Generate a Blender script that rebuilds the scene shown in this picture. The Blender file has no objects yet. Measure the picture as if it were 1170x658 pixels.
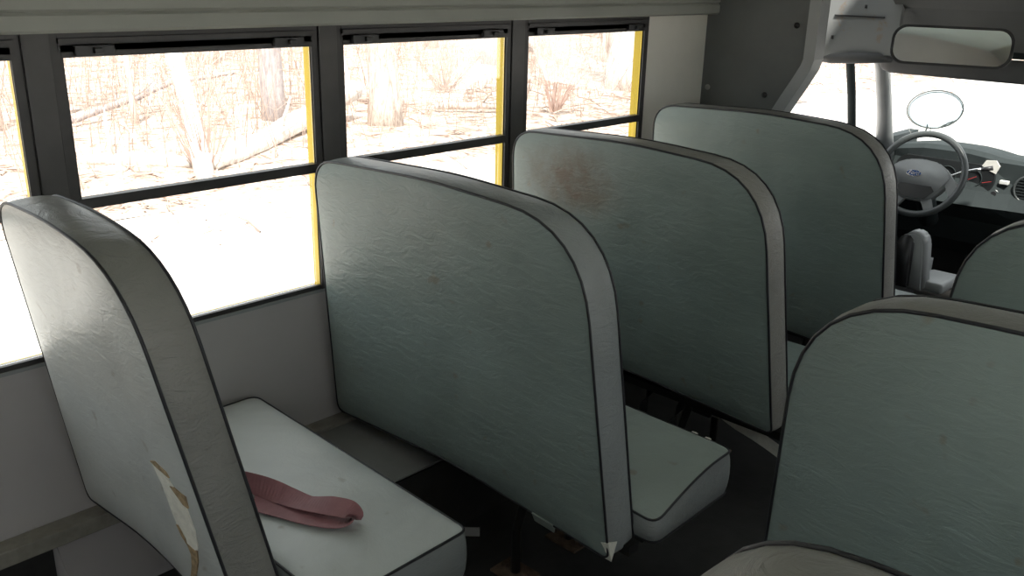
import bpy, bmesh, math, random
from mathutils import Vector, Matrix
from mathutils.bvhtree import BVHTree
C = bpy.context.scene
COL = C.collection
random.seed(7)
PI = math.pi

# ------------------------------------------------------------------ materials
def new_mat(name):
    m = bpy.data.materials.new(name); m.use_nodes = True
    nt = m.node_tree; b = nt.nodes['Principled BSDF']
    return m, nt, b

def ramp(nt, fac, stops):
    r = nt.nodes.new('ShaderNodeValToRGB')
    el = r.color_ramp.elements
    while len(el) < len(stops): el.new(0.5)
    for e, (p, c) in zip(el, stops):
        e.position = p; e.color = (*c, 1)
    nt.links.new(fac, r.inputs['Fac'])
    return r.outputs['Color']

def noise(nt, scale, detail=4, rough=.55, vec=None, dist=0):
    n = nt.nodes.new('ShaderNodeTexNoise')
    n.inputs['Scale'].default_value = scale; n.inputs['Detail'].default_value = detail
    n.inputs['Roughness'].default_value = rough; n.inputs['Distortion'].default_value = dist
    if vec is not None: nt.links.new(vec, n.inputs['Vector'])
    return n.outputs['Fac']

def coords(nt, scale=(1, 1, 1)):
    t = nt.nodes.new('ShaderNodeTexCoord'); mp = nt.nodes.new('ShaderNodeMapping')
    mp.inputs['Scale'].default_value = scale
    nt.links.new(t.outputs['Object'], mp.inputs['Vector'])
    return mp.outputs['Vector']

def mixc(nt, fac, a, b, mode='MIX'):
    m = nt.nodes.new('ShaderNodeMix'); m.data_type = 'RGBA'; m.blend_type = mode
    for s, v in ((m.inputs['Factor'], fac), (m.inputs[6], a), (m.inputs[7], b)):
        if isinstance(v, (int, float)): s.default_value = v
        elif isinstance(v, tuple): s.default_value = (*v, 1)
        else: nt.links.new(v, s)
    return m.outputs[2]

def bump(nt, b, h, strength=.3, dist=.002, prev=None):
    n = nt.nodes.new('ShaderNodeBump')
    n.inputs['Strength'].default_value = strength; n.inputs['Distance'].default_value = dist
    nt.links.new(h, n.inputs['Height'])
    if prev is not None: nt.links.new(prev, n.inputs['Normal'])
    nt.links.new(n.outputs['Normal'], b.inputs['Normal'])
    return n.outputs['Normal']

def plain(name, col, rough=.5, metal=0, var=.12, nscale=8, bumps=0, spec=.5):
    m, nt, b = new_mat(name)
    v = coords(nt)
    n = noise(nt, nscale, 5, .6, v)
    lo = tuple(c*(1-var) for c in col); hi = tuple(min(1, c*(1+var)) for c in col)
    nt.links.new(ramp(nt, n, [(.3, lo), (.7, hi)]), b.inputs['Base Color'])
    b.inputs['Roughness'].default_value = rough; b.inputs['Metallic'].default_value = metal
    b.inputs['Specular IOR Level'].default_value = spec
    if bumps: bump(nt, b, noise(nt, 180, 3, .5, v), bumps, .0015)
    return m

def vinyl(name, col, rough=.42, stain=None, wr=.5, spots=True):
    """aged bus-seat vinyl: slow tone change, creases, small stains"""
    m, nt, b = new_mat(name)
    v = coords(nt)
    n = noise(nt, 3.2, 4, .6, v, .6)
    lo = tuple(c*.86 for c in col); hi = tuple(c*1.1 for c in col)
    c = ramp(nt, n, [(.3, lo), (.7, hi)])
    if spots:
        s = noise(nt, 21, 2, .4, v)
        f = ramp(nt, s, [(.70, (0, 0, 0)), (.78, (.5, .5, .5))])
        c = mixc(nt, f, c, (.20, .15, .10))
    if stain:
        (px, py, pz), (sx, sy, sz), sc = stain
        t = nt.nodes.new('ShaderNodeTexCoord'); mp = nt.nodes.new('ShaderNodeMapping')
        mp.inputs['Location'].default_value = (-px/sx, -py/sy, -pz/sz); mp.inputs['Scale'].default_value = (1/sx, 1/sy, 1/sz)
        nt.links.new(t.outputs['Object'], mp.inputs['Vector'])
        g = nt.nodes.new('ShaderNodeTexGradient'); g.gradient_type = 'SPHERICAL'
        nt.links.new(mp.outputs['Vector'], g.inputs['Vector'])
        mm = nt.nodes.new('ShaderNodeMath'); mm.operation = 'MULTIPLY'
        nt.links.new(g.outputs['Fac'], mm.inputs[0]); nt.links.new(noise(nt, 16, 5, .7, v), mm.inputs[1])
        f = ramp(nt, mm.outputs[0], [(.08, (0, 0, 0)), (.4, (.85, .85, .85))])
        c = mixc(nt, f, c, sc)
    nt.links.new(c, b.inputs['Base Color'])
    b.inputs['Roughness'].default_value = rough
    b.inputs['Specular IOR Level'].default_value = .45
    # creases: stretched noise
    v2 = coords(nt, (3, 3, 9))
    p = bump(nt, b, noise(nt, 4.5, 5, .65, v2, 1.2), wr, .007)
    bump(nt, b, noise(nt, 230, 2, .5, v), .25, .001, p)
    return m

M = {}
VC = (.225, .274, .260)
M['vinyl'] = vinyl('seat_vinyl', VC)
M['vinyl_stained'] = vinyl('stained_seat_vinyl', VC, stain=((.30, .0, .94), (.26, .5, .16), (.13, .085, .05)))
M['vinyl_lit'] = vinyl('window_lit_seat_vinyl', (.56, .58, .565), .36, wr=.32)  # same seat vinyl, paler: strong window light put into the colour
M['vinyl_tan'] = vinyl('lighter_seat_vinyl', (.285, .325, .298), .4)  # a little lighter than the main seat vinyl
M['band'] = vinyl('shaded_band_vinyl', (.235, .228, .21), .38, wr=.6, spots=False)  # browner than the faces: shading by orientation put into the colour
M['band_blue'] = vinyl('grey_band_vinyl', (.25, .265, .265), .38, wr=.5, spots=False)
M['piping'] = plain('dark_piping', (.018, .018, .022), .45)
M['metal_dark'] = plain('black_painted_steel', (.02, .02, .02), .45, .2)
M['rust'] = plain('rusty_steel', (.11, .075, .05), .8, .1, .5, 40, .5)
M['steel'] = plain('bare_steel', (.42, .42, .41), .38, .6)
M['wall'] = plain('grey_wall_panel', (.475, .445, .44), .42, 0, .06, 3, .08)
M['header'] = plain('header_panel', (.30, .305, .275), .55, 0, .08, 4, .1)
M['ceiling'] = plain('ceiling_panel', (.62, .69, .68), .5, 0, .05, 4)
M['cream'] = plain('cream_panel', (.78, .75, .68), .5, 0, .05, 4)
M['frame'] = plain('dark_window_frame', (.040, .037, .037), .42, .0, .2, 20)
M['frame_light'] = plain('pillar_sheen', (.062, .058, .057), .4, .0, .15, 12)  # lighter than the frame: the pillar strip's sheen put into the colour
M['rubber_and_shade'] = plain('black_rubber_and_shade', (.028, .027, .026), .6, 0, .35, 14, .35)
M['rail'] = plain('seat_rail', (.30, .28, .24), .5, .1, .2, 20)
M['box'] = plain('wheel_housing_grey', (.20, .20, .19), .5, 0, .12, 6, .1)
M['bulkhead'] = plain('bulkhead_vinyl', (.135, .14, .138), .6, 0, .1, 5, .3)
M['trim'] = plain('pale_trim', (.30, .31, .31), .4, 0, .08, 6)
M['cabgrey'] = plain('cab_headliner', (.11, .115, .112), .7, 0, .06, 6, .2)
M['dash'] = plain('dash_plastic', (.036, .044, .045), .75, 0, .1, 10, .15, .15)
M['dash_dark'] = plain('cluster_black', (.022, .024, .025), .3, 0, .1, 10)
M['wheel'] = plain('wheel_plastic', (.075, .083, .083), .32, 0, .1, 10)
M['hub'] = plain('hub_plastic', (.26, .27, .268), .36, 0, .06, 10)
M['white'] = plain('white_plastic', (.75, .75, .72), .5, 0, .05, 10)
M['foam'] = plain('exposed_foam', (.78, .76, .68), .9, 0, .12, 60, .5)
M['foam_dirty'] = plain('dirty_foam', (.36, .26, .15), .9, 0, .4, 90, .5)
M['maroon'] = plain('maroon_webbing', (.31, .135, .145), .6, 0, .1, 40, .3)
M['webbing'] = plain('pale_webbing', (.78, .76, .70), .6, 0, .1, 40, .3)
M['orange'] = plain('orange_plastic', (.75, .33, .03), .5, 0, .1)
M['red'] = plain('red_needle', (.45, .03, .03), .4)
M['yellow'] = plain('yellow_body_paint', (.80, .56, .03), .35, 0, .04)
M['black'] = plain('black_plastic', (.03, .03, .032), .4)
M['visor'] = plain('sun_visor_vinyl', (.085, .088, .09), .6, 0, .1, 6, .2)
M['navy'] = plain('emblem_blue', (.02, .07, .22), .3)
M['chrome'] = plain('chrome', (.8, .8, .8), .15, 1, .02)

# side panel of the cab with rust streaks and stains
m, nt, b = new_mat('rust_marked_panel'); v = coords(nt)
f = ramp(nt, noise(nt, 9, 6, .75, v, .5), [(.57, (0, 0, 0)), (.66, (.7, .7, .7))])
c = mixc(nt, f, (.24, .25, .245), (.26, .17, .10)); nt.links.new(c, b.inputs['Base Color']); b.inputs['Roughness'].default_value = .5
M['rustpanel'] = m
# mirror
m, nt, b = new_mat('mirror_glass'); b.inputs['Base Color'].default_value = (.82, .88, .88, 1); b.inputs['Metallic'].default_value = 1; b.inputs['Roughness'].default_value = .03
M['mirror'] = m
# window glass: clear sheet with a weak reflection
m, nt, b = new_mat('window_glass'); nt.nodes.remove(b)
tr = nt.nodes.new('ShaderNodeBsdfTransparent'); tr.inputs['Color'].default_value = (.97, .98, .97, 1)
gl = nt.nodes.new('ShaderNodeBsdfGlossy'); gl.inputs['Roughness'].default_value = .02
fr = nt.nodes.new('ShaderNodeFresnel'); fr.inputs['IOR'].default_value = 1.45
mx = nt.nodes.new('ShaderNodeMixShader')
mu = nt.nodes.new('ShaderNodeMath'); mu.operation = 'MULTIPLY'; mu.inputs[1].default_value = .25
nt.links.new(fr.outputs[0], mu.inputs[0]); nt.links.new(mu.outputs[0], mx.inputs[0])
nt.links.new(tr.outputs[0], mx.inputs[1]); nt.links.new(gl.outputs[0], mx.inputs[2])
nt.links.new(mx.outputs[0], nt.nodes['Material Output'].inputs['Surface'])
M['glass'] = m
# outdoors: leaf-strewn forest floor fading to pale gravel beside the bus
m, nt, b = new_mat('leaf_litter'); v = coords(nt)
a = noise(nt, 3.0, 12, .82, v, .8)
litter = ramp(nt, a, [(.36, (.12, .075, .06)), (.44, (.34, .25, .20)), (.52, (.60, .50, .43)), (.62, (.82, .78, .73))])
v3 = coords(nt, (1.0, .35, 1))
a2 = noise(nt, 9, 8, .8, v3, 2.5)
litter = mixc(nt, ramp(nt, a2, [(.36, (.8, .8, .8)), (.46, (0, 0, 0))]), litter, (.20, .12, .10))
nt.links.new(litter, b.inputs['Base Color']); b.inputs['Roughness'].default_value = .95
b.inputs['Specular IOR Level'].default_value = .1
M['litter'] = m
m, nt, b = new_mat('pale_gravel'); v = coords(nt)
g = ramp(nt, noise(nt, 2.2, 12, .8, v, .6), [(.30, (.34, .24, .20)), (.40, (.62, .58, .54)), (.6, (.74, .72, .70))])
nt.links.new(g, b.inputs['Base Color']); b.inputs['Roughness'].default_value = .95; b.inputs['Specular IOR Level'].default_value = .1
M['gravel'] = m
def bark(name, lo, hi):
    m, nt, b = new_mat(name); v = coords(nt, (7, 7, 1.3))
    n = noise(nt, 3, 8, .7, v, .4)
    nt.links.new(ramp(nt, n, [(.35, lo), (.6, hi)]), b.inputs['Base Color']); b.inputs['Roughness'].default_value = .9
    bump(nt, b, n, .6, .03); return m
M['bark_white'] = bark('pale_bark', (.55, .50, .46), (.88, .86, .83))
M['bark_mid'] = bark('tan_bark', (.30, .23, .20), (.74, .68, .62))
M['bark_dark'] = bark('grey_bark', (.26, .22, .22), (.46, .42, .42))
M['twig'] = plain('twig_brown', (.42, .32, .27), .9, 0, .3, 3)
M['twig_red'] = plain('reddish_twig', (.50, .36, .31), .9, 0, .3, 3)
M['twig_pale'] = plain('pale_twig', (.60, .52, .47), .9, 0, .2, 3)

# ------------------------------------------------------------------ helpers
def link(name, bm, mat, parent=None, smooth=False, recalc=True):
    me = bpy.data.meshes.new(name)
    if recalc: bmesh.ops.recalc_face_normals(bm, faces=bm.faces[:])
    bm.to_mesh(me); bm.free()
    if smooth:
        for p in me.polygons: p.use_smooth = True
    me.materials.append(M[mat] if isinstance(mat, str) else mat)
    o = bpy.data.objects.new(name, me); COL.objects.link(o)
    if parent is not None: o.parent = parent
    return o

def tag(o, label=None, cat=None, group=None, kind=None):
    if label: o['label'] = label
    if cat: o['category'] = cat
    if group: o['group'] = group
    if kind: o['kind'] = kind
    return o

def thing(name, label, cat, loc=(0, 0, 0), group=None):
    o = bpy.data.objects.new(name, None); COL.objects.link(o); o.location = loc
    o.empty_display_size = .05
    return tag(o, label, cat, group)

def box(bm, lo, hi, bev=0):
    r = bmesh.ops.create_cube(bm, size=1)['verts']
    for v in r:
        v.co = Vector([lo[i] + (v.co[i]+.5)*(hi[i]-lo[i]) for i in range(3)])
    if bev:
        es = list({e for v in r for e in v.link_edges})
        bmesh.ops.bevel(bm, geom=es, offset=bev, segments=2, affect='EDGES', profile=.6)
    return bm

def boxo(name, lo, hi, mat, parent=None, bev=0):
    bm = bmesh.new(); box(bm, lo, hi, bev)
    return link(name, bm, mat, parent)

def tube(bm, pts, r, n=8, closed=False, caps=True):
    pts = [Vector(p) for p in pts]; N = len(pts)
    rs = r if isinstance(r, (list, tuple)) else [r]*N
    rings = []; up = None
    for i, p in enumerate(pts):
        a = pts[(i-1) % N] if (closed or i > 0) else p
        b = pts[(i+1) % N] if (closed or i < N-1) else p
        t = (b-a).normalized()
        if up is None:
            up = Vector((0, 0, 1)) if abs(t.z) < .9 else Vector((1, 0, 0))
        s = t.cross(up)
        if s.length < 1e-4: s = t.cross(Vector((.3, .7, .2)))
        s.normalize(); up = s.cross(t).normalized()
        rings.append([bm.verts.new(p + (s*math.cos(2*PI*k/n) + up*math.sin(2*PI*k/n))*rs[i]) for k in range(n)])
    L = N if closed else N-1
    for i in range(L):
        A = rings[i]; B = rings[(i+1) % N]
        for k in range(n):
            try: bm.faces.new((A[k], A[(k+1) % n], B[(k+1) % n], B[k]))
            except ValueError: pass
    if not closed and caps:
        bm.faces.new(rings[0][::-1]); bm.faces.new(rings[-1])
    return bm

def tubeo(name, pts, r, mat, parent=None, n=8, closed=False):
    bm = bmesh.new(); tube(bm, pts, r, n, closed)
    return link(name, bm, mat, parent, smooth=True)

def prism(bm, poly, ax, a, b):
    """polygon (2-D, in the two axes other than ax) extruded along ax from a to b"""
    def P(q, t):
        l = list(q); l.insert(ax, t); return Vector(l)
    A = [bm.verts.new(P(q, a)) for q in poly]; B = [bm.verts.new(P(q, b)) for q in poly]
    n = len(poly)
    bm.faces.new(A); bm.faces.new(B[::-1])
    for i in range(n): bm.faces.new((A[i], A[(i+1) % n], B[(i+1) % n], B[i]))
    return bm

def prismo(name, poly, ax, a, b, mat, parent=None, smooth=False):
    bm = bmesh.new(); prism(bm, poly, ax, a, b)
    return link(name, bm, mat, parent, smooth)

def densify(pts, step):
    out = []
    for a, b in zip(pts, pts[1:] + pts[:1]):
        a = Vector(a); b = Vector(b); n = max(1, int((b-a).length/step))
        for k in range(n): out.append(a.lerp(b, k/n))
    return out

def slab_parts(outline, T3, thick, bulge_a, bulge_b, names, mats, parent, band_bulge=.006, pip=.0032, wr=None):
    """upholstered slab: two padded faces (one mesh), the band between them, the two piping cords.
    T3(u, v, d) -> point; d=0 is face a (outwards negative), d=thick is face b"""
    P = outline; n = len(P)
    cen = sum(P, Vector((0, 0)))/n
    # soft faces
    bm = bmesh.new()
    ss = [1, .985, .965, .93, .88, .8, .7, .58, .45, .3, .15]
    for side, bl in ((0, bulge_a), (1, bulge_b)):
        prev = None
        for s in ss:
            d = bl*(1-s**7)**.75 if s < 1 else 0
            ring = []
            for p in P:
                q = cen + (p-cen)*s
                dd = d + (wr(q.x, q.y, side)*(1-s**10) if wr else 0)
                ring.append(bm.verts.new(T3(q.x, q.y, -dd if side == 0 else thick+dd)))
            if prev:
                for i in range(n):
                    f = (prev[i], prev[(i+1) % n], ring[(i+1) % n], ring[i])
                    bm.faces.new(f if side == 0 else f[::-1])
            prev = ring
        dd = bl + (wr(cen.x, cen.y, side) if wr else 0)
        cv = bm.verts.new(T3(cen.x, cen.y, -dd if side == 0 else thick+dd))
        for i in range(n):
            f = (prev[i], prev[(i+1) % n], cv)
            bm.faces.new(f if side == 0 else f[::-1])
    face = link(names[0], bm, mats[0], parent, smooth=True, recalc=False)
    # band
    bm = bmesh.new(); prev = None
    nrm = []
    for i in range(n):
        t = P[(i+1) % n]-P[i-1]; nn = Vector((t.y, -t.x)); nn.normalize()
        if nn.dot(P[i]-cen) < 0: nn = -nn
        nrm.append(nn)
    for k in range(7):
        w = k/6; o_ = band_bulge*math.sin(w*PI)**.6 if 0 < k < 6 else 0
        ring = [bm.verts.new(T3(*(P[i]+nrm[i]*o_), w*thick)) for i in range(n)]
        if prev:
            for i in range(n): bm.faces.new((prev[i], ring[i], ring[(i+1) % n], prev[(i+1) % n]))
        prev = ring
    link('side_band', bm, mats[1], face, smooth=True)
    # piping
    bm = bmesh.new()
    for d in (0, thick):
        tube(bm, [T3(*(P[i]+nrm[i]*pip*.3), d) for i in range(n)], pip, 6, closed=True)
    link('piping', bm, mats[2], face, smooth=True)
    return face

def round_poly(P, R, seg=9):
    out = []; n = len(P)
    for i in range(n):
        a, b, d = Vector(P[i-1]), Vector(P[i]), Vector(P[(i+1) % n])
        u = (a-b).normalized(); w = (d-b).normalized(); r = R[i]
        A = b+u*r; B = b+w*r
        for s in range(seg):
            s /= (seg-1); out.append((1-s)**2*A + 2*s*(1-s)*b + s*s*B)
    return out

FZ = -.08       # floor height
def make_seat(label, x, y, W, tau, tilt, cw, yf, mirror=False, zT=.985, zB=.22, face='vinyl', cface='vinyl', band='band', cband='band_blue',
              group=None, cz=.355, cth=.115, rr=.20, legx=.62, seed=1, yaw=0, arch=.03, droop=.0, tl=0):
    """x = wall side of the seat, W width, tau taper of the backrest, yf = depth of the cushion's front edge from the seat's origin"""
    sg = -1 if mirror else 1
    root = thing('bus_seat', label, 'bus seat', (x, y, FZ), group)
    rnd = random.Random(seed)
    ph = [rnd.uniform(0, 6) for _ in range(8)]
    def wr(u, v, side):      # slack in the cover
        if side: return 0
        return .0022*math.sin(9*u+4*v+ph[0]) * math.sin(6*v-5*u+ph[1]) + .0014*math.sin(23*u-17*v+ph[2])*math.sin(8*v+ph[3])
    o = round_poly([(0, zB), (tau, zT-.008+tl), (W*.5, zT+.012+tl*.5), (W-tau, zT-.008), (W, zB-.005), (W*.48, zB+arch)],
                   [.03, .09, .10, rr, .02, .12])
    o = densify(o, .03)
    T = lambda u, v, d: Vector((sg*u, -(v-zB)*tilt + d + yaw*u, v-FZ))
    bk = slab_parts(o, T, .092, .014, .016, ['backrest'], [face, band, 'piping'], root, wr=wr)
    # cushion
    d0 = .095
    oc = round_poly([(0.0, d0), (0.0, yf), (cw, yf-.02), (cw+.005, d0)], [.02, .03, .022, .03], 7)
    oc = densify(oc, .03)
    T2 = lambda u, v, d: Vector((sg*u, v, cz-FZ-.006 - d - droop*max(0, (yf-.08-v)/(yf-.08-d0))**1.6*(1-d/cth)*max(0, u/cw)))
    slab_parts(oc, T2, cth, .014, .003, ['seat_cushion'], [cface, cband, 'piping'], root, wr=wr, band_bulge=.008)
    # steel frame under the cushion and inside the back
    z0 = cz-cth-FZ-.022
    bm = bmesh.new()
    tube(bm, [(sg*.03, .12, z0), (sg*.03, yf-.05, z0), (sg*(cw-.04), yf-.06, z0), (sg*(cw-.04), .12, z0)], .012, 8, closed=True)
    box(bm, (min(sg*.02, sg*(cw-.03)), .05, z0-.012), (max(sg*.02, sg*(cw-.03)), .085, z0+.012))
    link('seat_frame', bm, 'metal_dark', root, smooth=False)
    for yy in (.11, yf-.10):
        lg = tubeo('leg', [(sg*(legx+.03), yy, z0), (sg*(legx+.03), yy, z0-.05), (sg*legx, yy, z0*.45), (sg*legx, yy, .008)], .013, 'metal_dark', root, 10)
        bm = bmesh.new(); box(bm, (sg*legx-.055, yy-.04, 0), (sg*legx+.055, yy+.04, .008), .002)
        link('foot_plate', bm, 'rust', lg)
        for dx in (-.035, .035):
            bm = bmesh.new(); bmesh.ops.create_cone(bm, cap_ends=True, segments=6, radius1=.011, radius2=.009, depth=.012, matrix=Matrix.Translation((sg*legx+dx, yy, .014)))
            link('bolt', bm, 'rust', lg)

    return root, bk, T

# ------------------------------------------------------------------ seats (left row: wall at x=0; right row: wall at x=2.25)
XR = 2.25
G = 'bench seats of the bus'
s1, bk1, T1 = make_seat('nearest left bench seat with a torn grey back and a maroon belt on its cushion', .03, .69, .722, .098, .165, .845, .455, face='vinyl_lit', cface='vinyl_lit', group=G, seed=3, rr=.15, zT=.982, zB=.235, arch=.055, tl=.03)
s2, bk2, T2_ = make_seat('large grey bench seat in mid left row, white foam at its lower corner', .03, 1.41, 1.0, .055, .11, 1.05, .43, group=G, seed=5, cface='vinyl_tan', band='band_blue', droop=.06)
s3, bk3, T3_ = make_seat('grey bench seat with a brown stain on the top of its back', .03, 2.155, .985, .06, .13, 1.03, .43, face='vinyl_stained', group=G, seed=8, zB=.25)
s4, bk4, T4_ = make_seat('farthest left bench seat, right behind the driver', .03, 2.93, .97, .055, .15, 1.02, .43, group=G, seed=11, zT=1.0)
s5, bk5, T5_ = make_seat('dark green-grey bench seat filling the right foreground', XR-.03, 1.40, .83, .055, .11, .86, .43, True, group=G, seed=13, rr=.2, legx=.5)
s6, bk6, T6_ = make_seat('right-hand bench seat seen only by its top edge at the bottom of the view', XR-.03, .66, .568, .03, .11, .57, .40, True, group=G, seed=17, legx=.4, zT=.987, rr=.15)
s7, bk7, T7_ = make_seat('right-hand bench seat ahead near the dashboard, cut off by the right edge of view', XR-.03, 2.15, .83, .055, .11, .86, .43, True, group=G, seed=19, legx=.5)

def on_face(bk, T, pts, lift, thick, name, mat):
    """small patch laid on the rear face of a backrest: outline in (u, v)"""
    bm0 = bmesh.new(); bm0.from_mesh(bk.data); bvh = BVHTree.FromBMesh(bm0)
    bm = bmesh.new(); top = []; bot = []
    for u, v in pts:
        u += .034 + .07*max(0, .58-v) + (u-.565)*.35
        p = T(u, v, -.2); hit = bvh.ray_cast(p, Vector((0, 1, 0)))[0]
        if hit is None: hit = T(u, v, 0)
        top.append(bm.verts.new(hit + Vector((0, -lift, 0)))); bot.append(bm.verts.new(hit + Vector((0, thick, 0))))
    n = len(pts)
    bm.faces.new(top); bm.faces.new(bot[::-1])
    for i in range(n): bm.faces.new((top[i], bot[i], bot[(i+1) % n], top[(i+1) % n]))
    bm0.free()
    bmesh.ops.triangulate(bm, faces=bm.faces[:])
    o = link(name, bm, mat, bk); return o
# ---- tear on the nearest seat (filled in from the seat's own coordinates)
tear = [(.524, .582), (.540, .586), (.558, .582), (.578, .560), (.590, .552), (.596, .520), (.597, .480), (.589, .437), (.573, .405), (.562, .415), (.552, .44), (.547, .465), (.543, .489), (.541, .52), (.537, .545)]
tag(on_face(bk1, T1, tear, .002, .004, 'tear', 'foam'), 'off-white foam showing through the tear')
EDGE = 'yellow-brown torn edge'
for e in ([(.560, .43), (.578, .425), (.585, .43), (.575, .395), (.556, .355), (.540, .32), (.518, .29), (.508, .285), (.530, .33), (.550, .37), (.562, .405)],
          [(.520, .584), (.535, .592), (.566, .587), (.572, .578), (.552, .580), (.540, .580)],
          [(.566, .558), (.575, .562), (.602, .555), (.600, .530), (.590, .532), (.586, .545)],
          [(.545, .462), (.552, .465), (.562, .44), (.560, .425), (.550, .44)]):
    tag(on_face(bk1, T1, e, .0028, .004, 'tear_edge', 'foam_dirty'), EDGE)
# foam tip at the lower aisle corner of the middle seat
bm = bmesh.new()
zb = .22
a = [T2_(.965, zb+.030, -.004), T2_(1.004, zb+.040, -.004), T2_(1.006, zb-.012, .004), T2_(.985, zb-.008, .0), T2_(.97, zb+.03, .03), T2_(1.003, zb+.03, .03)]
vs = [bm.verts.new(p) for p in a]; bmesh.ops.convex_hull(bm, input=vs)
tag(link('torn_corner', bm, 'foam', bk2), 'white foam at the torn corner')
# little pale tab on the lower edge of the middle seat
bm = bmesh.new()
vs = [bm.verts.new(T2_(u, v, d)) for u, v, d in ((.775, zb+.012, -.006), (.84, zb+.008, -.006), (.84, zb-.016, .0), (.778, zb-.012, .0), (.775, zb+.012, .01), (.84, zb+.008, .01))]
bmesh.ops.convex_hull(bm, input=vs); link('hem_tab', bm, 'vinyl_tan', bk2)
# worn foam flecks on the edge of the middle seat's cushion
for (u, v) in ((.975, .424), (.935, .425)):
    bm = bmesh.new(); bmesh.ops.create_icosphere(bm, subdivisions=1, radius=.006, matrix=Matrix.Translation((u, v, .347-FZ)) @ Matrix.Diagonal((1.8, .6, .5, 1)))
    link('worn_spot', bm, 'foam', s2)

# seat brace beside the leg of the middle seat
bm = bmesh.new(); r_ = Vector((.72, .69, 0))
p0 = Vector((.505, 1.405, .036)); 
for k in (0,):
    vs = []
    for t in (0, .088):
        for dz in (-.013, .013):
            for dn in (-.002, .002):
                vs.append(bm.verts.new(p0 + r_*t + Vector((-.69*dn, .72*dn, dz)) - Vector(s2.location)))
    bmesh.ops.convex_hull(bm, input=vs)
tag(link('leg_brace', bm, 'steel', s2), 'bare metal flat brace')

# ---- belts
def ribbon(name, path, w, th, mat, parent=None):
    """path: (centre, width direction) pairs"""
    bm = bmesh.new(); prev = None
    P = []
    for i in range(len(path)-1):
        a, wa = Vector(path[i][0]), Vector(path[i][1]).normalized(); b, wb = Vector(path[i+1][0]), Vector(path[i+1][1]).normalized()
        am = Vector(path[i-1][0]) if i > 0 else a - (b-a); bp = Vector(path[i+2][0]) if i+2 < len(path) else b + (b-a)
        for k in range(8):
            t = k/8
            p = .5*((2*a) + (b-am)*t + (2*am-5*a+4*b-bp)*t*t + (-am+3*a-3*b+bp)*t**3)
            P.append((p, wa.lerp(wb, t).normalized()))
    P.append((Vector(path[-1][0]), Vector(path[-1][1]).normalized()))
    for i, (p, wd) in enumerate(P):
        t = (P[min(i+1, len(P)-1)][0]-P[max(i-1, 0)][0]).normalized()
        wd = (wd - t*wd.dot(t)).normalized(); nn = t.cross(wd)
        ring = [bm.verts.new(p + wd*w/2*sx + nn*th/2*sy) for sx, sy in ((-1, -1), (1, -1), (1, 1), (-1, 1))]
        if prev:
            for k in range(4): bm.faces.new((prev[k], prev[(k+1) % 4], ring[(k+1) % 4], ring[k]))
        else: bm.faces.new(ring[::-1])
        prev = ring
    bm.faces.new(prev)
    return link(name, bm, mat, parent, smooth=False)

cz = .373
mb = thing('seat_belt', 'maroon seat belt webbing folded in a loop on the nearest seat cushion', 'seat belt', (.6, .9, cz))
off = Vector(mb.location)
def rel(P): return [(tuple(Vector(a)-off), b) for a, b in P]
ribbon('webbing', rel([((.35, .79, cz+.022), (.1, .2, .95)), ((.43, .835, cz+.026), (.1, .2, .95)), ((.50, .872, cz+.022), (.05, .5, .8)), ((.56, .898, cz+.014), (-.1, .9, .35)), ((.61, .915, cz+.012), (-.3, .9, .1)),
                      ((.66, .935, cz+.020), (-.3, .8, .35)), ((.70, .955, cz+.020), (-.35, .8, .3)), ((.722, .955, cz+.010), (-.4, .85, -.1)), ((.70, .93, cz+.001), (-.4, .9, 0)),
                      ((.64, .895, cz+.000), (-.35, .9, 0)), ((.57, .868, cz+.001), (-.3, .9, .1)), ((.50, .838, cz+.001), (-.3, .9, .1)), ((.36, .79, cz+.001), (-.3, .9, .1))]), .046, .0016, 'maroon', mb)
bm = bmesh.new(); box(bm, (-.118, -.052, .004), (-.088, -.046, .012), .001); tag(link('latch_tongue', bm, 'steel', mb), 'small bright metal tongue')

wb = thing('seat_belt', 'pale seat belt strap hanging under the stained seat near the aisle', 'seat belt', (.85, 2.3, FZ))
off = Vector(wb.location)
ribbon('webbing', rel([((.735, 2.29, .205), (0, .3, 1)), ((.775, 2.30, .175), (.3, .3, .9)), ((.83, 2.30, .155), (.3, .2, .9)), ((.90, 2.30, .140), (.2, .3, .9)), ((.97, 2.30, .120), (.2, .3, .9)), ((1.02, 2.30, .10), (.2, .3, .9))]), .034, .004, 'webbing', wb)
ob = thing('plastic_tag', 'small orange plastic tag under the lower corner of the stained seat', 'tag', (.93, 2.34, .15))
ribbon('tag_strip', [((-.03, 0, -.005), (0, .3, 1)), ((.02, 0, .012), (0, .3, 1)), ((.06, 0, .02), (0, .3, 1))], .014, .003, 'orange', ob)
for i, (bx, by, bz, l) in enumerate(((.56, 2.35, .155, 'left dark seat belt buckle lying in the gap behind the middle cushion'), (.68, 2.35, .135, 'dark seat belt buckle in the gap beside the pale strap'))):
    t = thing('belt_buckle', l, 'buckle', (bx, by, bz), 'buckles in the gap behind the middle cushion')
    bm = bmesh.new(); box(bm, (-.045, -.012, -.02), (.035, .012, .022), .005); link('buckle_housing', bm, 'black', t)
    bm = bmesh.new(); box(bm, (.036, -.004, -.014), (.06, .004, .014), .002); link('latch_tongue', bm, 'steel', t)
    ribbon('webbing', [((-.045, 0, 0), (0, 0, 1)), ((-.09, .01, -.03), (0, .2, 1)), ((-.12, .02, -.10), (.3, .2, .8)), ((-.125, .03, bz*-1+FZ+.004), (.3, .9, .2))], .03, .002, 'black', t)

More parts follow.
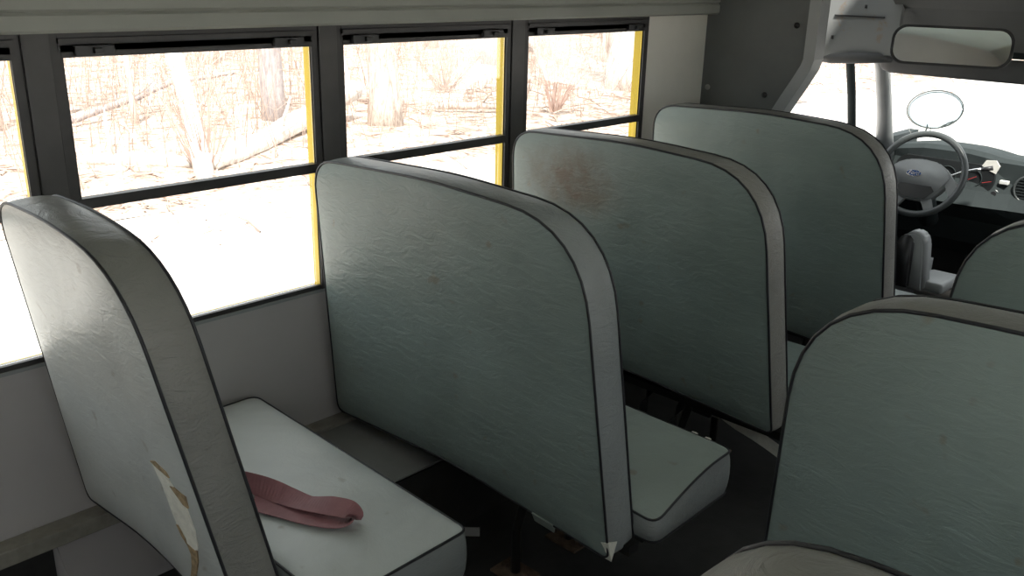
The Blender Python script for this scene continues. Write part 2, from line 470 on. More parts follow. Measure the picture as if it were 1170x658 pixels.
# ------------------------------------------------------------------ shell
def struct(o): o['kind'] = 'structure'; return o
YB, YF = -1.75, 3.25
struct(boxo('floor', (-.02, YB, FZ-.06), (XR+.02, 5.2, FZ), 'rubber_and_shade'))
PIT, WW, YL = .72, .622, .770
ZT, ZS, ZBAR = 1.247, .601, .932
def side(sgn, X, nm, y0, nwin, first):
    """one long side of the body; X = inner wall plane, sgn = +1 when the room lies towards +x"""
    def bx(lo, hi): # lo/hi given with x as depth into the wall (negative = outwards)
        a = X+sgn*lo[0]; b_ = X+sgn*hi[0]
        return (min(a, b_), lo[1], lo[2]), (max(a, b_), hi[1], hi[2])
    def B(bm, lo, hi, bev=0): box(bm, *bx(lo, hi), bev)
    bm = bmesh.new()
    B(bm, (-.05, YB, FZ-.06), (0, YF, ZS-.012))
    ends = [YB]; 
    wall = struct(link('wall_'+nm, bm, 'wall'))
    bm = bmesh.new(); B(bm, (-.05, first+(nwin-1)*PIT+WW+.03, ZS-.012), (0, YF, 1.34)); link('front_panel', bm, 'cream', wall)
    # bright sill line with a dark seal on top
    t = bmesh.new(); B(t, (-.01, YB, ZS-.020), (.005, first+(nwin-1)*PIT+WW+.03, ZS-.012)); link('sill_trim', t, 'trim', wall)
    # seat rail
    r = bmesh.new(); B(r, (0, YB, .150), (.052, YF, .190), .003); struct(link('trim_1' if sgn > 0 else 'trim_2', r, 'rail'))
    # upper cove
    prof = [(-.05, 1.30), (.045, 1.30), (.052, 1.306), (.052, 1.335), (.046, 1.341), (.052, 1.347), (.06, 1.42), (.12, 1.54), (.25, 1.64), (.25, 1.67), (-.05, 1.67)]
    pl = [(X+sgn*a, z) for a, z in prof]
    bm = bmesh.new(); A = [bm.verts.new((x, YB, z)) for x, z in pl]; Bv = [bm.verts.new((x, YF, z)) for x, z in pl]
    bm.faces.new(A); bm.faces.new(Bv[::-1])
    for i in range(len(pl)): bm.faces.new((A[i], A[(i+1) % len(pl)], Bv[(i+1) % len(pl)], Bv[i]))
    struct(link('trim_3' if sgn > 0 else 'trim_4', bm, 'header'))
    # pillars between the windows
    for k in range(nwin+1):
        yc0 = first+(k-1)*PIT+WW; yc1 = first+k*PIT
        if k == 0: yc0 = YB if sgn > 0 else YB
        if k == nwin: yc1 = yc0+.03
        bm = bmesh.new()
        B(bm, (-.006, yc0, ZS-.012), (.0, yc1, 1.30))
        p = link('pillar', bm, 'frame', wall)
        if 0 < k < nwin:
            bm = bmesh.new(); B(bm, (0, yc0+.022, ZS-.012), (.008, yc1-.02, 1.30), .002); link('pillar_cover', bm, 'frame_light', p)
    for k in range(nwin):
        a = first+k*PIT; b_ = a+WW
        w = bpy.data.objects.new('window_%d' % (k+1 if sgn > 0 else k+1+nwin), None); COL.objects.link(w); w['kind'] = 'structure'
        bm = bmesh.new()
        # fixed dark frame around the opening
        B(bm, (-.006, a-.02, ZS-.012), (.004, a, 1.30)); B(bm, (-.006, b_, ZS-.012), (.004, b_+.018, 1.30))
        B(bm, (-.045, a-.004, ZT+.012), (.006, b_+.004, 1.30)); B(bm, (-.010, a, ZS-.012), (.0, b_, ZS))
        B(bm, (-.03, a-.005, ZT+.03), (.014, b_+.005, ZT+.04))
        link('window_frame', bm, 'frame', w)
        bm = bmesh.new()
        B(bm, (-.016, a, ZBAR-.012), (.008, b_, ZBAR+.012)); B(bm, (-.016, a, ZT), (.006, b_, ZT+.026)); B(bm, (-.008, a, ZBAR), (0, a+.006, ZT))
        sash = link('upper_sash', bm, 'frame', w)
        for yy in (a+.07, b_-.07):
            bm = bmesh.new(); B(bm, (.006, yy-.045, ZT+.002), (.020, yy+.04, ZT+.026), .003); B(bm, (.018, yy-.008, ZT+.008), (.03, yy+.012, ZT+.02), .002); link('latch', bm, 'black', sash)
        bm = bmesh.new(); B(bm, (-.010, a, ZBAR), (-.006, b_, ZT+.005)); link('pane', bm, 'glass', w)
        bm = bmesh.new(); B(bm, (-.028, a, ZS-.005), (-.024, b_, ZBAR+.01)); link('pane', bm, 'glass', w)
        bm = bmesh.new(); B(bm, (-.046, b_+.0085, ZS-.02), (-.0065, b_+.098, 1.32)); link('outer_post', bm, 'yellow', w)
    # outer skin
    bm = bmesh.new(); B(bm, (-.075, YB, -.55), (-.052, YF, ZS-.02)); B(bm, (-.075, YB, 1.32), (-.052, YF, 1.68)); B(bm, (-.075, YB, ZS-.02), (-.052, first-.05, 1.32)); B(bm, (-.075, first+(nwin-1)*PIT+WW+.05, ZS-.02), (-.052, YF, 1.32))
    link('outer_skin', bm, 'yellow', wall)
side(1, 0.0, 'left', YB, 6, YL-3*PIT)
side(-1, XR, 'right', YB, 6, YL-3*PIT)
# ceiling
pts = []
for k in range(13):
    a = k/12; pts.append((.25+(XR-.5)*a, 1.64+.10*math.sin(a*PI)))
poly = pts + [(XR-.2, 1.80), (.2, 1.80)]
struct(prismo('ceiling', poly, 1, YB, YF, 'ceiling'))
# rear wall with two windows
bm = bmesh.new()
box(bm, (-.05, YB-.06, FZ-.06), (XR+.05, YB, .62)); box(bm, (-.05, YB-.06, 1.28), (XR+.05, YB, 1.8))
for a, b_ in ((-.05, .9), (1.35, XR+.05)): box(bm, (a, YB-.06, .62), (b_, YB, 1.28))
struct(link('wall_back', bm, 'wall'))
for i, (a, b_) in enumerate(((.9, 1.35),)):
    bm = bmesh.new(); box(bm, (a, YB-.04, .62), (b_, YB-.035, 1.28)); struct(link('window_%d' % (13+i), bm, 'glass'))

# wheel housing under the left seats and the wall plate behind it
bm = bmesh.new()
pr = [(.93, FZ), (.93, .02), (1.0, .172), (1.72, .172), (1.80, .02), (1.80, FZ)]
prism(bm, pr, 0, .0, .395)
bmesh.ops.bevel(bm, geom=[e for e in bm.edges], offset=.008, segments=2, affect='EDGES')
wh = struct(link('wheel_housing', bm, 'rubber_and_shade'))  # body coloured black to paint the shade below the top plate
boxo('top_plate', (.0, .99, .172), (.40, 1.74, .178), 'box', wh, .001)
bm = bmesh.new(); prism(bm, [(.606, .148), (.63, 0), (.66, -.075), (.79, -.075), (.861, 0), (.92, .148)], 0, .0, .012)
struct(link('wall_plate', bm, 'wall'))
bm = bmesh.new(); box(bm, (.001, YB, FZ), (.008, .60, .148)); box(bm, (.001, .93, FZ), (.008, YF, .148)); struct(link('baseboard_left', bm, 'rubber_and_shade'))

# ------------------------------------------------------------------ bulkhead and cab
bulk = [(-.0, FZ), (-.0, 1.68), (.463, 1.68), (.463, 1.16), (.452, 1.12), (.42, 1.06), (.385, 1.00), (.33, .90), (.27, .70), (.24, .5), (.24, FZ)]
bw = struct(prismo('wall_front', bulk, 1, YF, YF+.03, 'bulkhead'))
mir = [(XR-x, z) for x, z in bulk]
bm = bmesh.new(); prism(bm, mir, 1, YF, YF+.03); link('bulkhead_panel', bm, 'bulkhead', bw)
bm = bmesh.new(); box(bm, (.463, YF, 1.52), (XR-.463, YF+.03, 1.76)); link('bulkhead_header', bm, 'bulkhead', bw)
# trim strip round the opening
tr_ = [Vector((x+.012, YF-.004, z)) for x, z in bulk[2:10]]
bm = bmesh.new()
for A_, B_ in zip(tr_, tr_[1:]):
    pass
ring0 = None
for i, p in enumerate(tr_):
    d = (tr_[min(i+1, len(tr_)-1)]-tr_[max(i-1, 0)]).normalized(); nn = Vector((-d.z, 0, d.x))
    if nn.x > 0: nn = -nn
    vs = [bm.verts.new(p+nn*.0 + Vector((0, -.012, 0))), bm.verts.new(p+nn*.045+Vector((0, -.008, 0))), bm.verts.new(p+nn*.048+Vector((0, .004, 0))), bm.verts.new(p+Vector((0, .06, 0)))]
    if ring0:
        for k in range(4): bm.faces.new((ring0[k], ring0[(k+1) % 4], vs[(k+1) % 4], vs[k]))
    ring0 = vs
struct(link('trim_5', bm, 'trim', None))
# bolts on the bulkhead
for i, (x, z, mt, l) in enumerate(((.385, 1.277, 'black', 'black screw head on the bulkhead near its pale trim'), (.03, 1.02, 'steel', 'pale screw at the lower wall side of the bulkhead'), (.285, 1.015, 'black', 'black screw low on the bulkhead just above the seat back'))):
    bm = bmesh.new(); bmesh.ops.create_uvsphere(bm, u_segments=12, v_segments=8, radius=.008, matrix=Matrix.Translation((x, YF-.003, z)) @ Matrix.Diagonal((1, .6, 1, 1)))
    bmesh.ops.create_cone(bm, cap_ends=True, segments=16, radius1=.011, radius2=.011, depth=.004, matrix=Matrix.Translation((x, YF-.002, z)) @ Matrix.Rotation(PI/2, 4, 'X'))
    link('screw', bm, mt, bw, smooth=True)

# cab sides, door window, pillars
CX = .25
cab = boxo('wall_cab', (CX-.05, YF+.03, FZ-.5), (CX, 5.0, .70), 'dash'); struct(cab); 
boxo('opposite_side', (XR-CX, YF+.03, FZ-.5), (XR-CX+.05, 5.0, .70), 'dash', cab)
boxo('firewall', (CX-.05, 5.0, FZ-.5), (XR-CX+.05, 5.03, .60), 'black', cab)
# panel over the driver's door with rust marks
sp = prismo('over_door_panel', [(.14, 1.115), (.14, 1.72), (.50, 1.72), (.50, 1.15)], 1, 3.90, 3.93, 'rustpanel', cab)
boxo('panel_seam', (.22, 3.894, 1.293), (.435, 3.90, 1.299), 'black', sp)
boxo('panel_screw', (.348, 3.892, 1.33), (.354, 3.90, 1.343), 'black', sp)
boxo('panel_screw', (.218, 3.892, 1.198), (.226, 3.90, 1.213), 'black', sp)
boxo('panel_gap_cover', (.10, YF+.03, 1.115), (.16, 3.93, 1.72), 'cabgrey', cab)
boxo('side_header', (XR-.16, YF+.03, 1.115), (XR-.10, 4.2, 1.72), 'cabgrey', cab)
prismo('over_door_panel', [(XR-.14, 1.115), (XR-.14, 1.72), (XR-.50, 1.72), (XR-.50, 1.15)], 1, 3.90, 3.93, 'rustpanel', cab)
tubeo('door_header_roll', [(.20, 3.86, 1.112), (.24, 3.87, 1.118), (.33, 3.88, 1.128), (.43, 3.90, 1.135), (.48, 3.93, 1.13)], [.010, .02, .024, .022, .012], 'visor', cab, 12)
# door frame and A pillars
bm = bmesh.new(); tube(bm, [(CX-.01, 4.055, 1.14), (CX-.01, 4.075, 1.08), (CX-.01, 4.13, .95), (CX-.01, 4.22, .68)], .020, 8); link('door_frame', bm, 'dash', cab, True)
for xx in (CX, XR-CX):
    q = 1 if xx < 1 else -1
    tubeo('windshield_pillar', [(xx+.065*q, 4.20, 1.15), (xx+.055*q, 4.27, 1.07), (xx+.035*q, 4.42, .86), (xx+.01*q, 4.52, .74), (xx-.01*q, 4.62, .62)], [.034, .034, .036, .04, .045], 'trim', cab, 12)
# grab handle on the pillar
# headliner: slopes down from the bulkhead header to the windshield top
hl = struct(prismo('ceiling_cab', [(YF+.03, 1.56), (3.6, 1.52), (3.92, 1.34), (4.12, 1.165), (4.16, 1.165), (4.10, 1.45), (3.7, 1.75), (YF+.03, 1.78)], 0, .47, XR-.47, 'cabgrey'))
bm = bmesh.new(); box(bm, (.42, 4.10, 1.155), (XR-.42, 4.24, 1.185), .008); link('windshield_header', bm, 'dash', hl)
# windshield
ws = bmesh.new(); prism(ws, [(4.16, 1.17), (4.90, .60), (4.905, .605), (4.165, 1.178)], 0, .30, XR-.30); struct(link('windshield', ws, 'glass'))

# sun visors
def visor(x0, x1, label):
    t = thing('sun_visor', label, 'sun visor', ((x0+x1)/2, 4.0, 1.15))
    bm = bmesh.new(); L = (x1-x0)/2
    prof = []
    for k in range(16):
        a = 2*PI*k/16; prof.append((.018*math.cos(a), -.035+.045*math.sin(a)))
    rings = []
    for xx, s in ((-L, .45), (-L+.015, .8), (-L+.05, 1), (L-.05, 1), (L-.015, .8), (L, .45)):
        rings.append([bm.verts.new((xx, p*s, q*s-.02*(1-s))) for p, q in prof])
    for A, Bq in zip(rings, rings[1:]):
        for k in range(16): bm.faces.new((A[k], A[(k+1) % 16], Bq[(k+1) % 16], Bq[k]))
    bm.faces.new(rings[0][::-1]); bm.faces.new(rings[-1])
    link('visor_pad', bm, 'visor', t, True)
    tubeo('visor_rod', [(-L-.01, 0, -.005), (-L-.01, .03, .02), (-L-.01, .10, .03)], .006, 'black', t)
    return t
visor(.40, 1.10, 'dark padded sun visor folded down along the top of the windshield')

# interior mirror
def rrect(w, h, r, n=6):
    P = []
    for cx, cy, a0 in ((w/2-r, h/2-r, 0), (-w/2+r, h/2-r, PI/2), (-w/2+r, -h/2+r, PI), (w/2-r, -h/2+r, 1.5*PI)):
        for k in range(n+1):
            a = a0+PI/2*k/n; P.append((cx+r*math.cos(a), cy+r*math.sin(a)))
    return P
mr = thing('rear_view_mirror', 'wide rounded rear view mirror hanging above the windshield', 'mirror', (.835, 3.55, 1.222))
bm = bmesh.new(); prism(bm, rrect(.405, .140, .05), 1, 0, .02); o = link('mirror_housing', bm, 'black', mr)
bm = bmesh.new(); prism(bm, rrect(.385, .122, .044), 1, -.004, -.001); link('mirror_glass', bm, 'mirror', o)
tubeo('mirror_arm', [(0, .018, .0), (0, .2, .01), (0, .53, .03)], .009, 'black', mr)
MIRROR = mr

# dashboard
db = thing('dashboard', 'grey dashboard with an instrument cluster under the windshield', 'dashboard', (1.12, 4.9, FZ))
o_ = Vector(db.location)
prof = [(4.98, .64), (4.86, .648), (4.76, .650), (4.735, .63), (4.74, .60), (4.70, .50), (4.66, .43), (4.68, .39), (4.76, .33), (4.82, .20), (4.98, .1)]
bm = bmesh.new(); n = len(prof); rings = []
for k in range(25):
    x = CX + .005 + (XR-2*CX-.01)*k/24
    hump = .035*math.exp(-((x-.52)/.22)**4)
    rings.append([bm.verts.new(Vector((x, y - (.05*math.exp(-((x-.52)/.28)**4) if z > .4 else 0), z+(hump if z > .6 else 0)))-o_) for y, z in prof])
for A, B_ in zip(rings, rings[1:]):
    for i in range(n): bm.faces.new((A[i], A[(i+1) % n], B_[(i+1) % n], B_[i]))
bm.faces.new(rings[0]); bm.faces.new(rings[-1][::-1])
link('dash_body', bm, 'dash', db)
def dpart(name, poly, y, th, mat, par=None, tilt=0):
    bm = bmesh.new(); prism(bm, [(x-o_.x, z-o_.z) for x, z in poly], 1, y-o_.y-th, y-o_.y)
    return link(name, bm, mat, par or db)
cl = dpart('instrument_cluster', [(.33+x, .555+z) for x, z in [(p[0]+.19, p[1]) for p in rrect(.47, .135, .06)]], 4.69, .022, 'dash_dark')
for gx in (.40, .54, .66):
    bm = bmesh.new(); tube(bm, [Vector((gx+.04*math.cos(a*PI/10), 4.664, .555+.04*math.sin(a*PI/10)))-o_ for a in range(20)], .0025, 5, True)
    link('gauge_ring', bm, 'dash', cl, True)
for gx, gz, a in ((.64, .545, .5), (.705, .540, .3), (.42, .56, 1.2)):
    bm = bmesh.new(); p = Vector((gx, 4.660, gz))-o_; tube(bm, [p, p+Vector((.042*math.cos(a), 0, .042*math.sin(a)))], .0014, 5); link('needle', bm, 'red', cl)
dpart('centre_panel', [(.76+x+.10, .555+z) for x, z in rrect(.30, .17, .03)], 4.735, .03, 'dash')
# round vent at the right edge
bm = bmesh.new(); vc = Vector((.895, 4.69, .535))-o_
tube(bm, [vc+Vector((.055*math.cos(a*PI/12), 0, .06*math.sin(a*PI/12))) for a in range(24)], .006, 8, True); vt = link('air_vent', bm, 'wheel', db, True)
bm = bmesh.new(); bmesh.ops.create_cone(bm, cap_ends=True, segments=32, radius1=.054, radius2=.054, depth=.01, matrix=Matrix.Translation(vc+Vector((0, .006, 0))) @ Matrix.Rotation(PI/2, 4, 'X')); link('vent_disc', bm, 'dash_dark', vt)
bm = bmesh.new()
for k in range(-3, 4): box(bm, (vc.x-.045, vc.y-.004, vc.z+k*.014-.002), (vc.x+.045, vc.y+.004, vc.z+k*.014+.002))
link('vent_slat', bm, 'dash', vt)
bm = bmesh.new(); bmesh.ops.create_cone(bm, cap_ends=True, segments=24, radius1=.024, radius2=.020, depth=.025, matrix=Matrix.Translation(Vector((.762, 4.69, .495))-o_) @ Matrix.Rotation(PI/2, 4, 'X')); kn = link('knob', bm, 'hub', db, True)
bm = bmesh.new(); bmesh.ops.create_cone(bm, cap_ends=True, segments=20, radius1=.013, radius2=.012, depth=.012, matrix=Matrix.Translation(Vector((.762, 4.672, .495))-o_) @ Matrix.Rotation(PI/2, 4, 'X')); link('knob_cap', bm, 'black', kn)
bm = bmesh.new(); box(bm, tuple(Vector((.775, 4.675, .545))-o_), tuple(Vector((.815, 4.70, .562))-o_), .003); link('switch', bm, 'white', db)
# dark lower dash / engine cover
bm = bmesh.new()
rings = []
for y, w, h in ((3.95, .24, .02), (4.0, .26, .14), (4.15, .29, .24), (4.45, .31, .30), (4.80, .33, .33)):
    rings.append([bm.verts.new((1.10+w*math.cos(a*PI/12)*(1 if abs(math.cos(a*PI/12)) < .9 else 1), y, FZ + (h-FZ)*max(0, math.sin(a*PI/12))**.55)) for a in range(13)])
for A, B_ in zip(rings, rings[1:]):
    for i in range(12): bm.faces.new((A[i], A[i+1], B_[i+1], B_[i]))
bm.faces.new(rings[0]); bm.faces.new(rings[-1][::-1])
for A in rings: pass
tag(link('engine_cover', bm, 'cabgrey', None, True), 'dark rounded engine cover low in the cab beside the steering wheel', 'engine cover')

# steering wheel
sw = thing('steering_wheel', 'grey four-spoke steering wheel with a blue oval emblem on its hub', 'steering wheel', (.508, 4.40, .587))
sw.rotation_euler = (math.radians(-22), 0, 0)     # local: wheel in the xz plane facing -y
R_ = .192
bm = bmesh.new(); tube(bm, [(R_*math.cos(a*PI/32), 0, R_*math.sin(a*PI/32)) for a in range(64)], .0155, 12, True)
link('rim', bm, 'wheel', sw, True)
hubp = [(-.145, .0), (-.12, .038), (-.07, .062), (0, .070), (.07, .062), (.115, .036), (.145, .0), (.13, -.04), (.10, -.085), (.06, -.125), (-.06, -.125), (-.10, -.085), (-.13, -.04)]
bm = bmesh.new(); prism(bm, hubp, 1, -.015, .04)
bmesh.ops.bevel(bm, geom=[e for e in bm.edges], offset=.009, segments=3, affect='EDGES')
hub = link('hub', bm, 'hub', sw, True)
bm = bmesh.new(); prism(bm, [(-.07, -.055), (.07, -.055), (.088, -.075), (.052, -.118), (-.052, -.118), (-.088, -.075)], 1, -.0185, -.014); link('hub_recess', bm, 'dash_dark', hub)
for sx in (-1, 1):
    bm = bmesh.new(); prism(bm, [(sx*.135, .012), (sx*.12, -.03), (sx*.15, -.085), (sx*.172, -.085), (sx*.188, -.045), (sx*.165, -.015)], 1, -.010, .018)
    link('spoke', bm, 'hub', sw)
    bm = bmesh.new(); prism(bm, [(sx*.03, -.11), (sx*.075, -.10), (sx*.10, -.155), (sx*.07, -.18)], 1, -.004, .018)
    link('spoke', bm, 'hub', sw)
bm = bmesh.new()
bmesh.ops.create_cone(bm, cap_ends=True, segments=40, radius1=1, radius2=.95, depth=.004, matrix=Matrix.Translation((-.025, -.0175, -.004)) @ Matrix.Diagonal((.036, 1, .0165, 1)) @ Matrix.Rotation(PI/2, 4, 'X'))
em = link('emblem', bm, 'chrome', hub)
bm = bmesh.new()
bmesh.ops.create_cone(bm, cap_ends=True, segments=40, radius1=1, radius2=1, depth=.004, matrix=Matrix.Translation((-.025, -.019, -.004)) @ Matrix.Diagonal((.033, 1, .0138, 1)) @ Matrix.Rotation(PI/2, 4, 'X'))
eo = link('emblem_field', bm, 'navy', hub)
cu = bpy.data.curves.new('emblem_script', 'FONT'); cu.body = 'Ford'; cu.size = .026; cu.extrude = .0006; cu.align_x = 'CENTER'; cu.align_y = 'CENTER'; cu.shear = .35
tmp = bpy.data.objects.new('tmp', cu); COL.objects.link(tmp); bpy.context.view_layer.update()
me_ = bpy.data.meshes.new_from_object(tmp); me_.materials.clear(); me_.materials.append(M['chrome']); bpy.data.objects.remove(tmp)
to = bpy.data.objects.new('emblem_script', me_); COL.objects.link(to); to.parent = hub; to.location = (-.025, -.0217, -.004); to.rotation_euler = (PI/2, 0, 0)
tubeo('steering_column', [(0, .04, -.01), (0, .30, -.16)], .045, 'dash', sw, 14)
# gear/indicator stalk with the white tag at its end
st = tubeo('stalk', [(.03, .09, -.02), (.09, .085, .02), (.15, .085, .055), (.20, .09, .075), (.235, .095, .085)], [.004, .004, .0055, .007, .009], 'chrome', sw, 8)
bm = bmesh.new(); tube(bm, [(.225, .095, .082), (.27, .10, .098)], [.010, .011], 10); link('stalk_grip', bm, 'black', st, True)
tg = thing('paper_tag', 'pale crumpled tag stuck on the dashboard beside the stalk', 'tag', (.735, 4.67, .63))
bm = bmesh.new(); prism(bm, [(-.045, -.01), (-.03, .018), (.015, .022), (.035, -.002), (.022, -.04), (-.005, -.03)], 1, -.006, .0); link('tag_sheet', bm, 'webbing', tg)

# driver's seat
ds = thing('driver_seat', "driver's seat with a pale side and a raised dark armrest", 'driver seat', (.46, 3.7, FZ))
o_ = Vector(ds.location)
def sl(name, poly, y0, y1, mat, par, bev=.02):
    bm = bmesh.new(); prism(bm, [(x-o_.x, z-o_.z) for x, z in poly], 1, y0-o_.y, y1-o_.y)
    bmesh.ops.bevel(bm, geom=[e for e in bm.edges], offset=bev, segments=3, affect='EDGES', clamp_overlap=True)
    return link(name, bm, mat, par, True)
sl('backrest', [(.28, .30), (.27, .62), (.31, .76), (.38, .80), (.55, .80), (.62, .76), (.665, .62), (.70, .30)], 3.66, 3.76, 'hub', ds)
sl('seat_cushion', [(.26, .18), (.26, .30), (.72, .30), (.72, .18)], 3.70, 4.15, 'hub', ds)
sl('seat_base', [(.30, FZ), (.30, .18), (.68, .18), (.68, FZ)], 3.72, 4.08, 'black', ds, .01)
ar = sl('armrest', [(.725, .25), (.720, .44), (.735, .475), (.765, .488), (.800, .475), (.815, .44), (.835, .25)], 3.70, 3.79, 'trim', ds, .008)
bm = bmesh.new(); prism(bm, [(x-o_.x, z-o_.z) for x, z in [(.712, .255), (.706, .43), (.722, .466), (.750, .478), (.776, .45), (.782, .255)]], 1, 3.685-o_.y, 3.72-o_.y)
bmesh.ops.bevel(bm, geom=[e for e in bm.edges], offset=.008, segments=2, affect='EDGES'); link('armrest_pad', bm, 'black', ar, True)
bm = bmesh.new(); box(bm, tuple(Vector((.78, 3.74, .24))-o_), tuple(Vector((.90, 3.95, .285))-o_), .015); link('seat_side', bm, 'trim', ds, True)

# exterior cross-view mirror on the hood and the hood itself
hd = thing('hood', 'pale hood of the bus beyond the windshield', 'hood', (1.12, 5.4, .17))
bm = bmesh.new()
rings = []
for y, z, w in ((-.38, .24, .80), (-.1, .21, .80), (.3, .15, .78), (.55, .05, .74), (.62, -.15, .70), (.64, -.6, .70)):
    rings.append([bm.verts.new((w*math.cos(a*PI/10)*1.0, y, z - .10*(1-math.sin(a*PI/10))**1.0 - (.5 if a in (0, 10) else 0))) for a in range(11)])
for A, B_ in zip(rings, rings[1:]):
    for i in range(10): bm.faces.new((A[i], A[i+1], B_[i+1], B_[i]))
link('hood_panel', bm, 'white', hd, True)
CVM = (.0, 5.9, .70)
cm = thing('cross_view_mirror', 'round cross-view mirror seen as a thin ring through the windshield', 'mirror', CVM)
bm = bmesh.new(); tube(bm, [(.165*math.cos(a*PI/28), 0, .125*math.sin(a*PI/28)) for a in range(56)], .0035, 6, True); link('mirror_rim', bm, 'dash', cm, True)
bm = bmesh.new(); bmesh.ops.create_uvsphere(bm, u_segments=32, v_segments=16, radius=1, matrix=Matrix.Translation((0, .010, 0)) @ Matrix.Diagonal((.1645, .02, .1245, 1))); sh = link('mirror_shell', bm, 'mirror', cm, True)
cm.rotation_euler = (math.radians(-30), 0, 0)
tubeo('mirror_bracket', [(-.01, 0, -.10), (-.005, 0, -.13), (-.008, 0, -.16)], [.003, .006, .003], 'dash', cm)
tubeo('mirror_stem', [(0, .05, -.11), (.05, .08, -.3), (.4, .02, -.38)], .006, 'white', cm)

# ------------------------------------------------------------------ outdoors
GZ = -1.0
def ground(name, x0, x1, y0, y1, z, mat, nx, ny, amp, seed):
    rnd = random.Random(seed); bm = bmesh.new(); g = []
    ph = [rnd.uniform(0, 6) for _ in range(6)]
    for i in range(nx+1):
        row = []
        for j in range(ny+1):
            x = x0+(x1-x0)*i/nx; y = y0+(y1-y0)*j/ny
            h = amp*(math.sin(x*.55+ph[0])*math.sin(y*.4+ph[1]) + .5*math.sin(x*1.4+ph[2]+y*.7)*math.sin(y*1.1+ph[3]))
            row.append(bm.verts.new((x, y, z+h)))
        g.append(row)
    for i in range(nx):
        for j in range(ny): bm.faces.new((g[i][j], g[i+1][j], g[i+1][j+1], g[i][j+1]))
    return tag(link(name, bm, mat, None, True), kind='structure')
ground('forest_ground', -70, -6.9, -40, 90, GZ, 'litter', 80, 120, .06, 1)
ground('gravel_ground', -7.0, 40, -40, 90, GZ-.01, 'gravel', 10, 20, 0, 2)

def tree(label, base, top, r0, r1, mat, nb=6, seed=0, group='trees outside the windows', bend=.15):
    rnd = random.Random(seed)
    t = thing('tree', label, 'tree', base, group)
    B0 = Vector((0, 0, 0)); B1 = Vector(top)-Vector(base); L = B1.length
    side_ = B1.cross(Vector((0, 0, 1))); side_ = side_.normalized() if side_.length > .01 else Vector((1, 0, 0))
    P = []; RR = []
    for k in range(13):
        s = k/12; P.append(B0.lerp(B1, s) + side_*math.sin(s*3.3+seed)*bend*(s) + Vector((rnd.uniform(-1, 1), rnd.uniform(-1, 1), 0))*r0*.12)
        RR.append((r0*(1-s)+r1*s)*(1.25 if k == 0 else 1)*rnd.uniform(.95, 1.05))
    P[0] = Vector((0, 0, -.12))
    tubeo('trunk', P, RR, mat, t, 12)
    for k in range(nb):
        i = rnd.randint(3, 11); p = P[i]; a = rnd.uniform(0, 2*PI); l = rnd.uniform(.6, 2.0)
        d = Vector((math.cos(a), math.sin(a), rnd.uniform(.1, .9))).normalized()
        pts = [p+d*l*s/4+Vector((0, 0, .1*math.sin(s)))*l*.3+Vector((rnd.uniform(-1, 1), rnd.uniform(-1, 1), rnd.uniform(-1, 1)))*.05*s for s in range(5)]
        tubeo('branch', pts, [RR[i]*.3*(1-s/5)+.004 for s in range(5)], mat, t, 5)
    return t
TREES = [
 ('pale leaning trunk rising from the reddish brush in the widest window', (-8.05, 5.30, GZ), (-11.0, 5.75, 3.6), .105, .085, 'bark_white', 5),
 ('dark grey trunk in the upper right of the widest window', (-11.3, 8.30, GZ), (-11.4, 8.2, 4.5), .19, .16, 'bark_dark', 4),
 ('broad tan trunk in the middle window', (-9.7, 9.35, GZ), (-9.8, 9.2, 5), .26, .22, 'bark_mid', 6),
 ('slim pale trunk leaning at the left edge of the middle window', (-12.0, 10.45, GZ), (-13.2, 9.7, 4), .085, .06, 'bark_white', 5),
 ('brown trunk far back in the middle window beside the yellow post', (-16.0, 18.0, GZ), (-16.1, 17.9, 5), .22, .20, 'bark_dark', 4),
 ('thick white trunk at the right of the narrow front window', (-10.8, 17.0, GZ), (-10.9, 16.9, 5), .30, .27, 'bark_white', 5),
 ('thin pale tree in the upper left of the widest window', (-14.0, 5.9, GZ), (-14.1, 6.0, 5), .10, .08, 'bark_white', 7),
 ('pale sapling standing left in the widest window', (-12.3, 6.4, GZ), (-12.6, 6.3, 4), .05, .03, 'twig_pale', 8),
 ('tan tree seen in the leftmost sliver of window', (-13.0, 4.6, GZ), (-13.1, 4.4, 5), .11, .09, 'bark_mid', 6),
 ('tan trunk far behind the leaning pale one', (-20.5, 12.2, GZ), (-20.6, 12.2, 6), .2, .17, 'bark_mid', 6),
 ('distant brown trunk above the broad tan one', (-21, 20.3, GZ), (-21, 20.3, 6), .2, .17, 'bark_mid', 6),
 ('distant brown trunk in the upper left of the narrow front window', (-17, 21.3, GZ), (-17, 21.2, 6), .2, .18, 'bark_mid', 6),
 ('slim brown tree in the middle of the narrow front window', (-15.5, 22.3, GZ), (-15.7, 22.3, 6), .12, .10, 'bark_mid', 7),
]
for i, (l, a, b_, r0, r1, mt, nb) in enumerate(TREES): tree(l, a, b_, r0, r1, mt, nb, i+1)

def fallen(label, P, R, mat, seed=0, nb=3):
    t = thing('fallen_log', label, 'log', P[0], 'fallen logs outside the windows')
    rnd = random.Random(seed); o = Vector(P[0]); pts = []; rs = []
    for i in range(len(P)-1):
        for k in range(5):
            s = k/5; pts.append(Vector(P[i]).lerp(Vector(P[i+1]), s)-o+Vector((0, 0, rnd.uniform(-.015, .015)))); rs.append(R[i]*(1-s)+R[i+1]*s)
    pts.append(Vector(P[-1])-o); rs.append(R[-1])
    tubeo('trunk', pts, rs, mat, t, 12)
    for k in range(nb):
        i = rnd.randint(3, len(pts)-3); d = Vector((rnd.uniform(-1, 1), rnd.uniform(-1, 1), rnd.uniform(.4, 1))).normalized()
        tubeo('branch_stub', [pts[i], pts[i]+d*.35, pts[i]+d*.6+Vector((.05, 0, .1))], [rs[i]*.3, rs[i]*.2, .008], mat, t, 6)
